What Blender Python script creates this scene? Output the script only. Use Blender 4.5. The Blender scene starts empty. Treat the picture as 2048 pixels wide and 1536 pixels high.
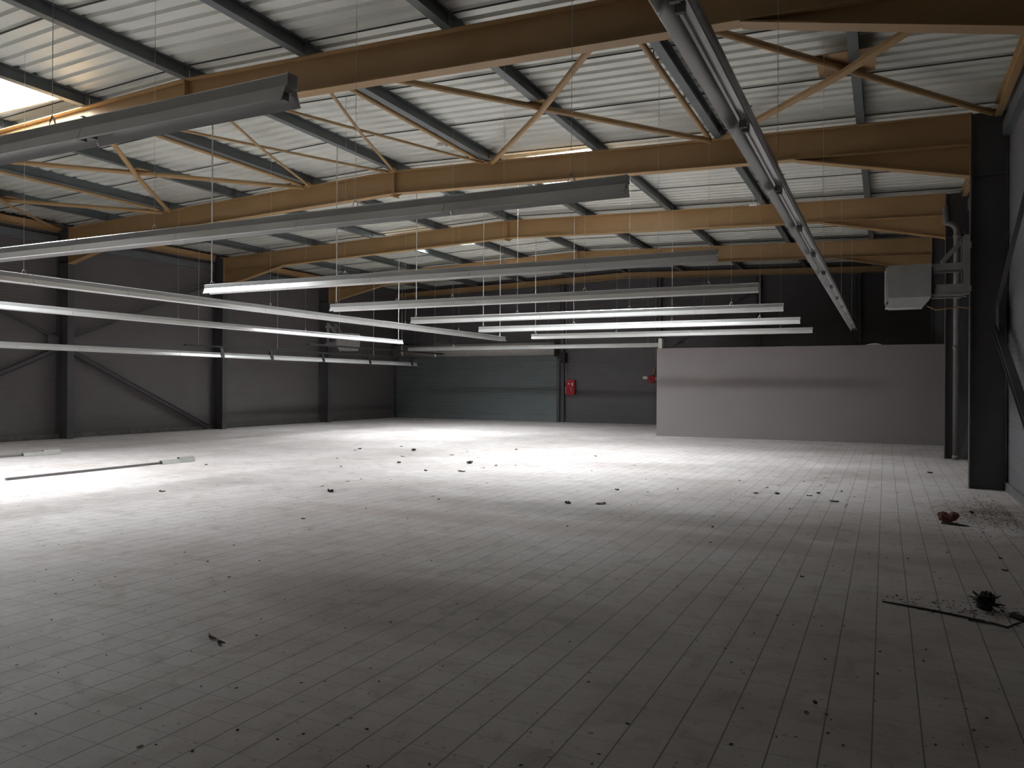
import bpy, math, random
from mathutils import Vector, Matrix
random.seed(7)
S = bpy.context.scene
C = S.collection
PI = math.pi

# ------------------------------------------------------------------ camera, sky, exposure
F_PX, YAW, PITCH, ROLL = 1548.5, 0.44904, 0.00084, 0.00562
CAM_H = 1.6
cd = bpy.data.cameras.new('camera')
cd.sensor_width = 36.0
cd.lens = F_PX / 2048 * 36.0
cd.clip_start = 0.05
cam = bpy.data.objects.new('camera', cd)
C.objects.link(cam)
cam.matrix_world = (Matrix.Translation((0, 0, CAM_H)) @ Matrix.Rotation(YAW, 4, 'Z')
                    @ Matrix.Rotation(PI / 2 + PITCH, 4, 'X') @ Matrix.Rotation(ROLL, 4, 'Z'))
S.camera = cam
S.view_settings.view_transform = 'Standard'
S.view_settings.look = 'None'
S.view_settings.gamma = 1.0
S.view_settings.use_curve_mapping = False
S.view_settings.exposure = 0.0
SKY = 106.0
w = bpy.data.worlds.new('overcast_sky')
S.world = w
w.use_nodes = True
bg = w.node_tree.nodes['Background']
bg.inputs[0].default_value = (0.98, 0.985, 1.0, 1)
bg.inputs[1].default_value = SKY
S.cycles.use_denoising = True
S.cycles.max_bounces = 10
S.cycles.diffuse_bounces = 7
S.cycles.glossy_bounces = 5
S.cycles.transparent_max_bounces = 16
S.cycles.sample_clamp_indirect = 12.0
S.cycles.caustics_reflective = False
S.cycles.caustics_refractive = False

# ------------------------------------------------------------------ layout of the hall
XL, XR = -20.62, 1.20            # inner faces of the columns
WL, WR = -21.13, 1.72            # wall faces
XM = -9.71                       # ridge
ZE, ZA = 5.93, 6.27              # rafter top at the columns and at the ridge
FR = [2.95, 8.60, 14.22, 19.85, 25.48]   # portal frames
YG = 31.1                        # far gable wall
YB = -8.6                        # wall behind the camera
SLOPE = (ZA - ZE) / (XM - XL)
PUR = 0.20                       # purlin depth
DX = 2.33                        # purlin spacing


def topz(x):
    return ZA - abs(x - XM) * SLOPE


def deckz(x):
    return topz(x) + PUR


# skylight openings in the roof: x0, x1, y0, y1
CURB = 0.95  # curbs made extra tall to cut off slanting daylight
SKYL = [(-14.30, -12.20, 5.45, 8.30), (-7.22, -5.24, 14.55, 17.05), (-14.28, -12.16, 20.45, 22.80)]

# sky portals at the openings (they only guide the sampling of the sky, they emit nothing)
for (a, b, c, d) in SKYL:
    ld = bpy.data.lights.new('skylight_portal', 'AREA')
    ld.shape = 'RECTANGLE'
    ld.size = b - a
    ld.size_y = d - c
    ld.cycles.is_portal = True
    lo = bpy.data.objects.new('skylight_portal', ld)
    lo.location = ((a + b) / 2, (c + d) / 2, deckz((a + b) / 2) + CURB + 0.06)
    C.objects.link(lo)


# ------------------------------------------------------------------ materials
def mat(name, col, rough=0.6, metal=0.0, var=0.12, scale=6.0, bump=0.0, bscale=40.0, spec=0.5, col2=None):
    m = bpy.data.materials.new(name)
    m.use_nodes = True
    nt = m.node_tree
    b = nt.nodes['Principled BSDF']
    tc = nt.nodes.new('ShaderNodeTexCoord')
    n = nt.nodes.new('ShaderNodeTexNoise')
    n.inputs['Scale'].default_value = scale
    n.inputs['Detail'].default_value = 5
    nt.links.new(tc.outputs['Object'], n.inputs['Vector'])
    r = nt.nodes.new('ShaderNodeValToRGB')
    c2 = col2 or tuple(c * (1 - var) for c in col)
    r.color_ramp.elements[0].position = 0.35
    r.color_ramp.elements[1].position = 0.65
    r.color_ramp.elements[0].color = (*c2, 1)
    r.color_ramp.elements[1].color = (*col, 1)
    nt.links.new(n.outputs['Fac'], r.inputs['Fac'])
    nt.links.new(r.outputs['Color'], b.inputs['Base Color'])
    b.inputs['Roughness'].default_value = rough
    b.inputs['Metallic'].default_value = metal
    b.inputs['Specular IOR Level'].default_value = spec
    if bump:
        n2 = nt.nodes.new('ShaderNodeTexNoise')
        n2.inputs['Scale'].default_value = bscale
        nt.links.new(tc.outputs['Object'], n2.inputs['Vector'])
        bp = nt.nodes.new('ShaderNodeBump')
        bp.inputs['Strength'].default_value = bump
        bp.inputs['Distance'].default_value = 0.01
        nt.links.new(n2.outputs['Fac'], bp.inputs['Height'])
        nt.links.new(bp.outputs['Normal'], b.inputs['Normal'])
    return m


def cladding(name, col, pitch, depth=0.012, rough=0.55):
    """painted sheet cladding with fine horizontal ribs"""
    m = mat(name, col, rough, 0.0, 0.08, 0.9)
    nt = m.node_tree
    b = nt.nodes['Principled BSDF']
    g = nt.nodes.new('ShaderNodeNewGeometry')
    sx = nt.nodes.new('ShaderNodeSeparateXYZ')
    nt.links.new(g.outputs['Position'], sx.inputs[0])
    mu = nt.nodes.new('ShaderNodeMath')
    mu.operation = 'MULTIPLY'
    mu.inputs[1].default_value = 2 * PI / pitch
    nt.links.new(sx.outputs['Z'], mu.inputs[0])
    si = nt.nodes.new('ShaderNodeMath')
    si.operation = 'SINE'
    nt.links.new(mu.outputs[0], si.inputs[0])
    bp = nt.nodes.new('ShaderNodeBump')
    bp.inputs['Strength'].default_value = 0.16
    bp.inputs['Distance'].default_value = depth
    nt.links.new(si.outputs[0], bp.inputs['Height'])
    nt.links.new(bp.outputs['Normal'], b.inputs['Normal'])
    return m


def floor_material():
    m = bpy.data.materials.new('floor_tile')
    m.use_nodes = True
    nt = m.node_tree
    L = nt.links.new
    N = nt.nodes.new
    b = nt.nodes['Principled BSDF']
    g = N('ShaderNodeNewGeometry')
    sx = N('ShaderNodeSeparateXYZ')
    L(g.outputs['Position'], sx.inputs[0])

    def mth(op, a, bb=None, clamp=False):
        n = N('ShaderNodeMath')
        n.operation = op
        n.use_clamp = clamp
        for i, v in enumerate((a, bb)):
            if v is None:
                continue
            if isinstance(v, (int, float)):
                n.inputs[i].default_value = v
            else:
                L(v, n.inputs[i])
        return n.outputs[0]
    def sq(a):
        return mth('MULTIPLY', a, a)
    T = 0.2055

    def line(sock, off, width):
        t = mth('SUBTRACT', sock, off)
        t = mth('DIVIDE', t, T)
        fr = mth('FRACT', mth('ADD', t, 1000.5))
        d = mth('ABSOLUTE', mth('SUBTRACT', fr, 0.5))
        cell = mth('FLOOR', mth('ADD', t, 1000.5))
        return mth('LESS_THAN', d, width / T / 2), cell
    lx, cx = line(sx.outputs['X'], -0.046, 0.0072)
    ly, cy = line(sx.outputs['Y'], 4.763, 0.0060)
    # tile to tile tone
    cv = N('ShaderNodeCombineXYZ')
    fx = mth('FLOOR', mth('DIVIDE', mth('SUBTRACT', sx.outputs['X'], -0.046), T))
    fy = mth('FLOOR', mth('DIVIDE', mth('SUBTRACT', sx.outputs['Y'], 4.763), T))
    L(fx, cv.inputs[0])
    L(fy, cv.inputs[1])
    wn = N('ShaderNodeTexWhiteNoise')
    L(cv.outputs[0], wn.inputs['Vector'])
    tone = mth('ADD', mth('MULTIPLY', wn.outputs['Value'], 0.07), 0.93)
    # dirt: broad smears and fine specks
    n1 = N('ShaderNodeTexNoise')
    n1.inputs['Scale'].default_value = 0.55
    n1.inputs['Detail'].default_value = 9
    n1.inputs['Roughness'].default_value = 0.62
    L(g.outputs['Position'], n1.inputs['Vector'])
    r1 = N('ShaderNodeValToRGB')
    r1.color_ramp.elements[0].position = 0.36
    r1.color_ramp.elements[0].color = (0.80, 0.765, 0.745, 1)
    r1.color_ramp.elements[1].position = 0.60
    r1.color_ramp.elements[1].color = (1, 1, 1, 1)
    L(n1.outputs['Fac'], r1.inputs['Fac'])
    n2 = N('ShaderNodeTexNoise')
    n2.inputs['Scale'].default_value = 3.6
    n2.inputs['Detail'].default_value = 10
    n2.inputs['Roughness'].default_value = 0.7
    n2.inputs['Distortion'].default_value = 0.6
    L(g.outputs['Position'], n2.inputs['Vector'])
    r2 = N('ShaderNodeValToRGB')
    r2.color_ramp.elements[0].position = 0.36
    r2.color_ramp.elements[0].color = (0.74, 0.72, 0.70, 1)
    r2.color_ramp.elements[1].position = 0.50
    r2.color_ramp.elements[1].color = (1, 1, 1, 1)
    L(n2.outputs['Fac'], r2.inputs['Fac'])
    n3 = N('ShaderNodeTexNoise')
    n3.inputs['Scale'].default_value = 26
    n3.inputs['Detail'].default_value = 4
    L(g.outputs['Position'], n3.inputs['Vector'])
    r3 = N('ShaderNodeValToRGB')
    r3.color_ramp.elements[0].position = 0.28
    r3.color_ramp.elements[0].color = (0.55, 0.52, 0.48, 1)
    r3.color_ramp.elements[1].position = 0.36
    r3.color_ramp.elements[1].color = (1, 1, 1, 1)
    L(n3.outputs['Fac'], r3.inputs['Fac'])

    def mul(a, bb, fac=1.0):
        n = N('ShaderNodeMixRGB')
        n.blend_type = 'MULTIPLY'
        n.inputs[0].default_value = fac
        for i, v in ((1, a), (2, bb)):
            if isinstance(v, tuple):
                n.inputs[i].default_value = v
            else:
                L(v, n.inputs[i])
        return n.outputs[0]
    base = mul((0.60, 0.564, 0.562, 1), tone)
    base = mul(base, r1.outputs['Color'])
    base = mul(base, r2.outputs['Color'], 0.75)
    base = mul(base, r3.outputs['Color'])
    def tint_patch(base, cx, cy, rx, ry, col, strength):
        ax = sq(mth('DIVIDE', mth('SUBTRACT', sx.outputs['X'], cx), rx))
        ay = sq(mth('DIVIDE', mth('SUBTRACT', sx.outputs['Y'], cy), ry))
        m1 = mth('SUBTRACT', 1.0, mth('ADD', ax, ay), True)
        n_ = mth('MULTIPLY', mth('SUBTRACT', n2.outputs['Fac'], 0.30), 3.2, True)
        f_ = mth('MULTIPLY', mth('MULTIPLY', mth('POWER', m1, 0.6), n_), strength)
        n = N('ShaderNodeMixRGB')
        n.blend_type = 'MULTIPLY'
        L(f_, n.inputs[0])
        L(base, n.inputs[1])
        n.inputs[2].default_value = (*col, 1)
        return n.outputs[0]
    base = tint_patch(base, -2.9, 4.75, 1.9, 0.75, (0.52, 0.50, 0.49), 0.9)      # foot-worn dirt patch
    base = tint_patch(base, -2.9, 8.1, 4.6, 0.42, (0.72, 0.60, 0.56), 0.8)       # reddish band across the floor, broken up by noise
    base = tint_patch(base, -5.2, 2.6, 1.0, 0.8, (0.6, 0.6, 0.56), 0.7)
    # brown dust trail lying against the right-hand wall
    dx = mth('SUBTRACT', sx.outputs['X'], 1.35)
    dy = mth('SUBTRACT', sx.outputs['Y'], 11.4)
    dd = mth('ADD', sq(mth('MULTIPLY', dx, 1.1)), sq(mth('MULTIPLY', dy, 0.75)))
    dm = mth('SUBTRACT', 1.0, dd, True)
    dm = mth('MULTIPLY', dm, mth('MULTIPLY', mth('SUBTRACT', n2.outputs['Fac'], 0.34), 4.0, True), True)
    mxd = N('ShaderNodeMixRGB')
    L(dm, mxd.inputs[0])
    L(base, mxd.inputs[1])
    mxd.inputs[2].default_value = (0.20, 0.145, 0.105, 1)
    base = mxd.outputs[0]
    gx = N('ShaderNodeMixRGB')
    L(ly, gx.inputs[0])
    gx.inputs[2].default_value = (0.36, 0.345, 0.34, 1)
    L(base, gx.inputs[1])
    gy = N('ShaderNodeMixRGB')
    L(lx, gy.inputs[0])
    gy.inputs[2].default_value = (0.20, 0.19, 0.188, 1)
    L(gx.outputs[0], gy.inputs[1])
    L(gy.outputs[0], b.inputs['Base Color'])
    b.inputs['Roughness'].default_value = 0.62
    b.inputs['Specular IOR Level'].default_value = 0.25
    gr = mth('MAXIMUM', lx, ly)
    bp = N('ShaderNodeBump')
    bp.inputs['Strength'].default_value = 0.4
    bp.inputs['Distance'].default_value = 0.002
    bp.invert = True
    L(gr, bp.inputs['Height'])
    L(bp.outputs['Normal'], b.inputs['Normal'])
    return m


M_FLOOR = floor_material()
M_DECK = mat('galvanised_roof_sheet', (0.76, 0.775, 0.715), 0.42, 0.20, 0.10, 1.3)
M_LAP = mat('dark_sheet_lap', (0.07, 0.07, 0.065), 0.7)
M_TAN = mat('tan_painted_steel', (0.425, 0.27, 0.125), 0.5, 0.0, 0.10, 1.2)
M_PURLIN = mat('blue_grey_painted_steel', (0.15, 0.17, 0.175), 0.40, 0.1, 0.15, 2.0)
M_COL = mat('dark_grey_painted_steel', (0.085, 0.083, 0.087), 0.5, 0.0, 0.12, 1.2)
M_WALL = cladding('taupe_wall_cladding', (0.135, 0.122, 0.122), 0.075)
M_WALLR = cladding('grey_wall_cladding', (0.20, 0.20, 0.215), 0.075)
M_WALLF = cladding('dark_grey_wall_cladding', (0.105, 0.098, 0.104), 0.075)
M_PLINTH = mat('concrete_plinth', (0.22, 0.215, 0.21), 0.8, 0, 0.35, 5, 0.4)
M_PART = mat('lilac_grey_partition_paint', (0.265, 0.235, 0.24), 0.65, 0, 0.06, 0.8)
M_SHUT = mat('blue_grey_shutter_slat', (0.20, 0.225, 0.235), 0.38, 0.2, 0.1, 0.7)
M_HOOD = mat('pale_shutter_hood', (0.46, 0.43, 0.40), 0.5)
M_RAIL = mat('white_metal_reflector', (0.88, 0.88, 0.88), 0.28, 0.45, 0.05, 3.0)
M_TRUNK = mat('galvanised_trunking', (0.74, 0.74, 0.74), 0.30, 0.55, 0.08, 3.0)
M_DARKT = mat('black_trunking', (0.03, 0.03, 0.032), 0.5)
M_WIRE = mat('galvanised_wire', (0.72, 0.72, 0.70), 0.4, 0.5)
M_HOOK = mat('bright_zinc_clip', (0.85, 0.85, 0.82), 0.2, 0.9)
M_WHITE = mat('white_enamel', (0.50, 0.50, 0.485), 0.45)
M_BRACK = mat('pale_grey_bracket_paint', (0.36, 0.36, 0.34), 0.5)
M_LOUV = mat('pale_louvre_enamel', (0.62, 0.62, 0.60), 0.4)
M_BLACK = mat('black_rubber', (0.012, 0.012, 0.012), 0.6)
M_RED = mat('red_enamel', (0.42, 0.012, 0.022), 0.4)
M_PALE = mat('white_label', (0.75, 0.72, 0.70), 0.5)
M_PIPE = mat('grey_plastic_pipe', (0.19, 0.18, 0.175), 0.5)
M_LEAF = mat('dry_brown_leaf', (0.17, 0.13, 0.09), 0.8, 0, 0.6, 30)
M_LEAF2 = mat('dark_leaf_mould', (0.07, 0.058, 0.048), 0.85, 0, 0.6, 30)
M_REDLEAF = mat('reddish_crumpled_leaf', (0.22, 0.085, 0.06), 0.8, 0, 0.5, 20)
M_STICK = mat('dark_twig_bark', (0.045, 0.036, 0.03), 0.85)
M_LAMPDOT = mat('white_plastic', (0.8, 0.8, 0.78), 0.4)


def glass_mat():
    m = bpy.data.materials.new('skylight_pane')
    m.use_nodes = True
    nt = m.node_tree
    nt.nodes.remove(nt.nodes['Principled BSDF'])
    out = nt.nodes['Material Output']
    t = nt.nodes.new('ShaderNodeBsdfTransparent')
    t.inputs[0].default_value = (0.93, 0.95, 0.95, 1)
    g = nt.nodes.new('ShaderNodeBsdfGlossy')
    g.inputs['Roughness'].default_value = 0.1
    mx = nt.nodes.new('ShaderNodeMixShader')
    mx.inputs[0].default_value = 0.06
    nt.links.new(t.outputs[0], mx.inputs[1])
    nt.links.new(g.outputs[0], mx.inputs[2])
    nt.links.new(mx.outputs[0], out.inputs[0])
    return m


M_PANE = glass_mat()


# ------------------------------------------------------------------ mesh helpers
class MB:
    def __init__(s):
        s.v, s.f, s.mi = [], [], []

    def add(s, vs, fs, mi=0):
        o = len(s.v)
        s.v += [tuple(v) for v in vs]
        s.f += [tuple(i + o for i in f) for f in fs]
        s.mi += [mi] * len(fs)
        return s

    def box(s, x0, x1, y0, y1, z0, z1, mi=0):
        vs = [(x0, y0, z0), (x1, y0, z0), (x1, y1, z0), (x0, y1, z0), (x0, y0, z1), (x1, y0, z1), (x1, y1, z1), (x0, y1, z1)]
        return s.add(vs, [(0, 3, 2, 1), (4, 5, 6, 7), (0, 1, 5, 4), (1, 2, 6, 5), (2, 3, 7, 6), (3, 0, 4, 7)], mi)

    def prism(s, prof, a, b, side, up, mi=0):
        """closed profile of (side, up) pairs swept from a to b"""
        a, b, side, up = Vector(a), Vector(b), Vector(side), Vector(up)
        n = len(prof)
        vs = [a + side * p + up * q for p, q in prof] + [b + side * p + up * q for p, q in prof]
        fs = [(i, (i + 1) % n, n + (i + 1) % n, n + i) for i in range(n)]
        fs += [tuple(range(n - 1, -1, -1)), tuple(range(n, 2 * n))]
        return s.add(vs, fs, mi)

    def bar(s, a, b, wd, ht, upv=(0, 0, 1), mi=0):
        a, b = Vector(a), Vector(b)
        d = (b - a).normalized()
        side = d.cross(Vector(upv)).normalized()
        up = side.cross(d).normalized()
        return s.prism([(-wd / 2, -ht / 2), (wd / 2, -ht / 2), (wd / 2, ht / 2), (-wd / 2, ht / 2)], a, b, side, up, mi)

    def tube(s, pts, r, n=8, mi=0):
        pts = [Vector(p) for p in pts]
        rings = []
        for i, p in enumerate(pts):
            d = (pts[min(i + 1, len(pts) - 1)] - pts[max(i - 1, 0)]).normalized()
            ref = Vector((0, 0, 1)) if abs(d.z) < 0.9 else Vector((1, 0, 0))
            sd = d.cross(ref).normalized()
            up = sd.cross(d)
            rr = r[i] if isinstance(r, (list, tuple)) else r
            rings.append([p + (sd * math.cos(2 * PI * k / n) + up * math.sin(2 * PI * k / n)) * rr for k in range(n)])
        vs = [v for q in rings for v in q]
        fs = []
        for i in range(len(pts) - 1):
            for k in range(n):
                fs.append((i * n + k, i * n + (k + 1) % n, (i + 1) * n + (k + 1) % n, (i + 1) * n + k))
        fs += [tuple(range(n - 1, -1, -1)), tuple(range((len(pts) - 1) * n, len(pts) * n))]
        return s.add(vs, fs, mi)

    def build(s, name, m, parent=None, smooth=False):
        me = bpy.data.meshes.new(name)
        me.from_pydata(s.v, [], s.f)
        for x in (m if isinstance(m, (list, tuple)) else [m]):
            me.materials.append(x)
        me.polygons.foreach_set('material_index', s.mi)
        if smooth:
            me.polygons.foreach_set('use_smooth', [True] * len(me.polygons))
        me.update()
        import bmesh
        bm = bmesh.new()
        bm.from_mesh(me)
        bmesh.ops.recalc_face_normals(bm, faces=bm.faces)
        bm.to_mesh(me)
        bm.free()
        o = bpy.data.objects.new(name, me)
        C.objects.link(o)
        if parent:
            o.parent = parent
        return o


def iprof(h, bw, tf, tw):
    """I section with its top at 0"""
    return [(-bw / 2, -h), (bw / 2, -h), (bw / 2, -h + tf), (tw / 2, -h + tf), (tw / 2, -tf), (bw / 2, -tf), (bw / 2, 0),
            (-bw / 2, 0), (-bw / 2, -tf), (-tw / 2, -tf), (-tw / 2, -h + tf), (-bw / 2, -h + tf)]


def tag(o, label, cat, group=None):
    o['label'] = label
    o['category'] = cat
    if group:
        o['group'] = group
    return o


def struct(o):
    o['kind'] = 'structure'
    return o


def thing(name, label, cat, loc=(0, 0, 0), rz=0.0, group=None):
    o = bpy.data.objects.new(name, None)
    o.empty_display_size = 0.2
    C.objects.link(o)
    o.location = loc
    o.rotation_euler = (0, 0, rz)
    return tag(o, label, cat, group)


def child(mb, name, m, root, smooth=False):
    """mesh given in world coordinates, parented to an unrotated root"""
    loc = root.location
    mb.v = [(x - loc.x, y - loc.y, z - loc.z) for x, y, z in mb.v]
    return mb.build(name, m, root, smooth)


def dup_tree(root):
    r = root.copy()
    C.objects.link(r)
    for ch in list(root.children):
        c = ch.copy()
        C.objects.link(c)
        c.parent = r
        for gch in list(ch.children):
            d = gch.copy()
            C.objects.link(d)
            d.parent = c
    return r


# ------------------------------------------------------------------ floor and walls
struct(MB().box(WL - 0.2, WR + 0.2, YB - 0.2, YG + 0.2, -0.2, 0).build('floor', M_FLOOR))


def gable(name, y0, y1, m):
    xs = [WL - 0.2, XM, WR + 0.2]
    mb = MB()
    prof = [(xs[0], 0), (xs[2], 0), (xs[2], deckz(xs[2]) + 0.05), (XM, deckz(XM) + 0.05), (xs[0], deckz(xs[0]) + 0.05)]
    n = 5
    vs = [(x, y0, z) for x, z in prof] + [(x, y1, z) for x, z in prof]
    mb.add(vs, [(4, 3, 2, 1, 0), (5, 6, 7, 8, 9)] + [(i, (i + 1) % n, n + (i + 1) % n, n + i) for i in range(n)])
    return struct(mb.build(name, m))


gable('wall_far', YG, YG + 0.2, M_WALLF)
gable('wall_back', YB - 0.2, YB, M_WALLF)
struct(MB().box(WL - 0.2, WL, YB, YG, 0, deckz(WL) + 0.05).build('wall_left', M_WALL))
struct(MB().box(WR, WR + 0.2, YB, YG, 0, deckz(WR) + 0.05).build('wall_right', M_WALLR))
# low concrete plinths under the cladding
struct(MB().box(WL, WL + 0.05, YB, YG, 0, 0.13).build('baseboard_left', M_PLINTH))
mb = MB()
mb.box(-12.55, WR, YG - 0.05, YG, 0, 0.13)
struct(mb.build('baseboard_far', M_WALLF))
struct(MB().box(WR - 0.04, WR, YB, YG, 0, 0.13).build('baseboard_right', M_PLINTH))

# ------------------------------------------------------------------ roof deck: trapezoidal sheets ribbed along the slope
HOLES = [(a - 0.02, b + 0.02, c - 0.02, d + 0.02) for (a, b, c, d) in SKYL]   # cut a little wider than the curbs
PITCH_R = 0.278
mb = MB()


def deck_strip(x0, x1, y0, y1):
    """ribbed sheet between x0 and x1, y0..y1, from one rib to the next"""
    k0 = math.floor((y0 - 10.47) / PITCH_R)
    prof = []
    k = k0
    while True:
        yb = 10.47 + k * PITCH_R
        for dy, dz in ((0, 0), (0.165, 0), (0.190, 0.042), (0.253, 0.042)):
            prof.append((yb + dy, dz))
        if yb > y1:
            break
        k += 1
    # clip
    pts = []
    for (ya, za), (yb2, zb) in zip(prof, prof[1:]):
        if yb2 <= y0 or ya >= y1:
            continue
        a0, a1 = max(ya, y0), min(yb2, y1)
        fz = lambda y: za + (zb - za) * (y - ya) / (yb2 - ya)
        if not pts:
            pts.append((a0, fz(a0)))
        pts.append((a1, fz(a1)))
    vs = []
    for y, z in pts:
        vs += [(x0, y, deckz(x0) + z), (x1, y, deckz(x1) + z)]
    fs = [(2 * i, 2 * i + 1, 2 * i + 3, 2 * i + 2) for i in range(len(pts) - 1)]
    mb.add(vs, fs, 0)


def cut_strips(x0, x1):
    cuts = sorted((c, d) for (a, b, c, d) in HOLES if a < (x0 + x1) / 2 < b)
    y = YB - 0.1
    for c, d in cuts:
        deck_strip(x0, x1, y, c)
        y = d
    deck_strip(x0, x1, y, YG + 0.1)


xs = sorted(set([WL - 0.1, XM, WR + 0.1] + [s[0] for s in HOLES] + [s[1] for s in HOLES]))
# merge near-equal cuts so the openings line up
for a, b in zip(xs, xs[1:]):
    if b - a > 1e-4:
        cut_strips(a, b)
# dark lap lines where one sheet overlaps the next
k = -11
while True:
    y = 10.47 + k * 7 * PITCH_R
    k += 1
    if y < YB:
        continue
    if y > YG:
        break
    for (x0, x1) in ((WL, XM), (XM, WR)):
        segs = [(x0, x1)]
        for (a, b, c, d) in SKYL:
            if c - 0.05 < y < d + 0.2 and x0 <= a and b <= x1:
                segs = [(x0, a), (b, x1)]
        for a, b in segs:
            for q in (0,):
                vs = [(a, y - 0.009, deckz(a) - 0.010), (a, y + 0.009, deckz(a) - 0.010), (a, y + 0.009, deckz(a) + 0.004), (a, y - 0.009, deckz(a) + 0.004),
                      (b, y - 0.009, deckz(b) - 0.010), (b, y + 0.009, deckz(b) - 0.010), (b, y + 0.009, deckz(b) + 0.004), (b, y - 0.009, deckz(b) + 0.004)]
                mb.add(vs, [(0, 1, 5, 4), (1, 2, 6, 5), (2, 3, 7, 6), (3, 0, 4, 7), (0, 3, 2, 1), (4, 5, 6, 7)], 1)
struct(mb.build('ceiling', [M_DECK, M_LAP]))
# outer weather skin above the ribs, so that daylight only comes through the skylights
mb = MB()


def skin(x0, x1, y0, y1):
    t = 0.10
    z0, z1 = deckz(x0) + 0.05, deckz(x1) + 0.05
    vs = [(x0, y0, z0), (x1, y0, z1), (x1, y1, z1), (x0, y1, z0), (x0, y0, z0 + t), (x1, y0, z1 + t), (x1, y1, z1 + t), (x0, y1, z0 + t)]
    mb.add(vs, [(0, 3, 2, 1), (4, 5, 6, 7), (0, 1, 5, 4), (1, 2, 6, 5), (2, 3, 7, 6), (3, 0, 4, 7)])


for a, b in zip(xs, xs[1:]):
    cuts = sorted((s[2], s[3]) for s in HOLES if s[0] < (a + b) / 2 < s[1])
    y = YB - 0.2
    for c, d in cuts:
        skin(a, b, y, c)
        y = d
    skin(a, b, y, YG + 0.2)
o = struct(mb.build('trim_1', M_DECK))

M_CURB = mat('grey_shading_curb', (0.50, 0.50, 0.49), 0.5)  # grey, so the tall curb walls bounce less daylight onward
for i, (a, b, c, d) in enumerate(SKYL):
    zc = max(deckz(a), deckz(b)) + CURB
    wn = bpy.data.objects.new('window_%d' % (i + 1), None)
    C.objects.link(wn)
    wn.location = ((a + b) / 2, (c + d) / 2, zc)
    struct(wn)
    zl = min(deckz(a), deckz(b)) - 0.02
    f = MB()
    t = 0.05
    f.box(a - t, a, c - t, d + t, zl, zc)
    f.box(b, b + t, c - t, d + t, zl, zc)
    f.box(a, b, c - t, c, zl, zc)
    f.box(a, b, d, d + t, zl, zc)
    child(f, 'window_shade_curb', M_CURB, wn)
    p = MB().box(a - t, b + t, c - t, d + t, zc + 0.001, zc + 0.007)
    child(p, 'pane', M_PANE, wn)

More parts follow.
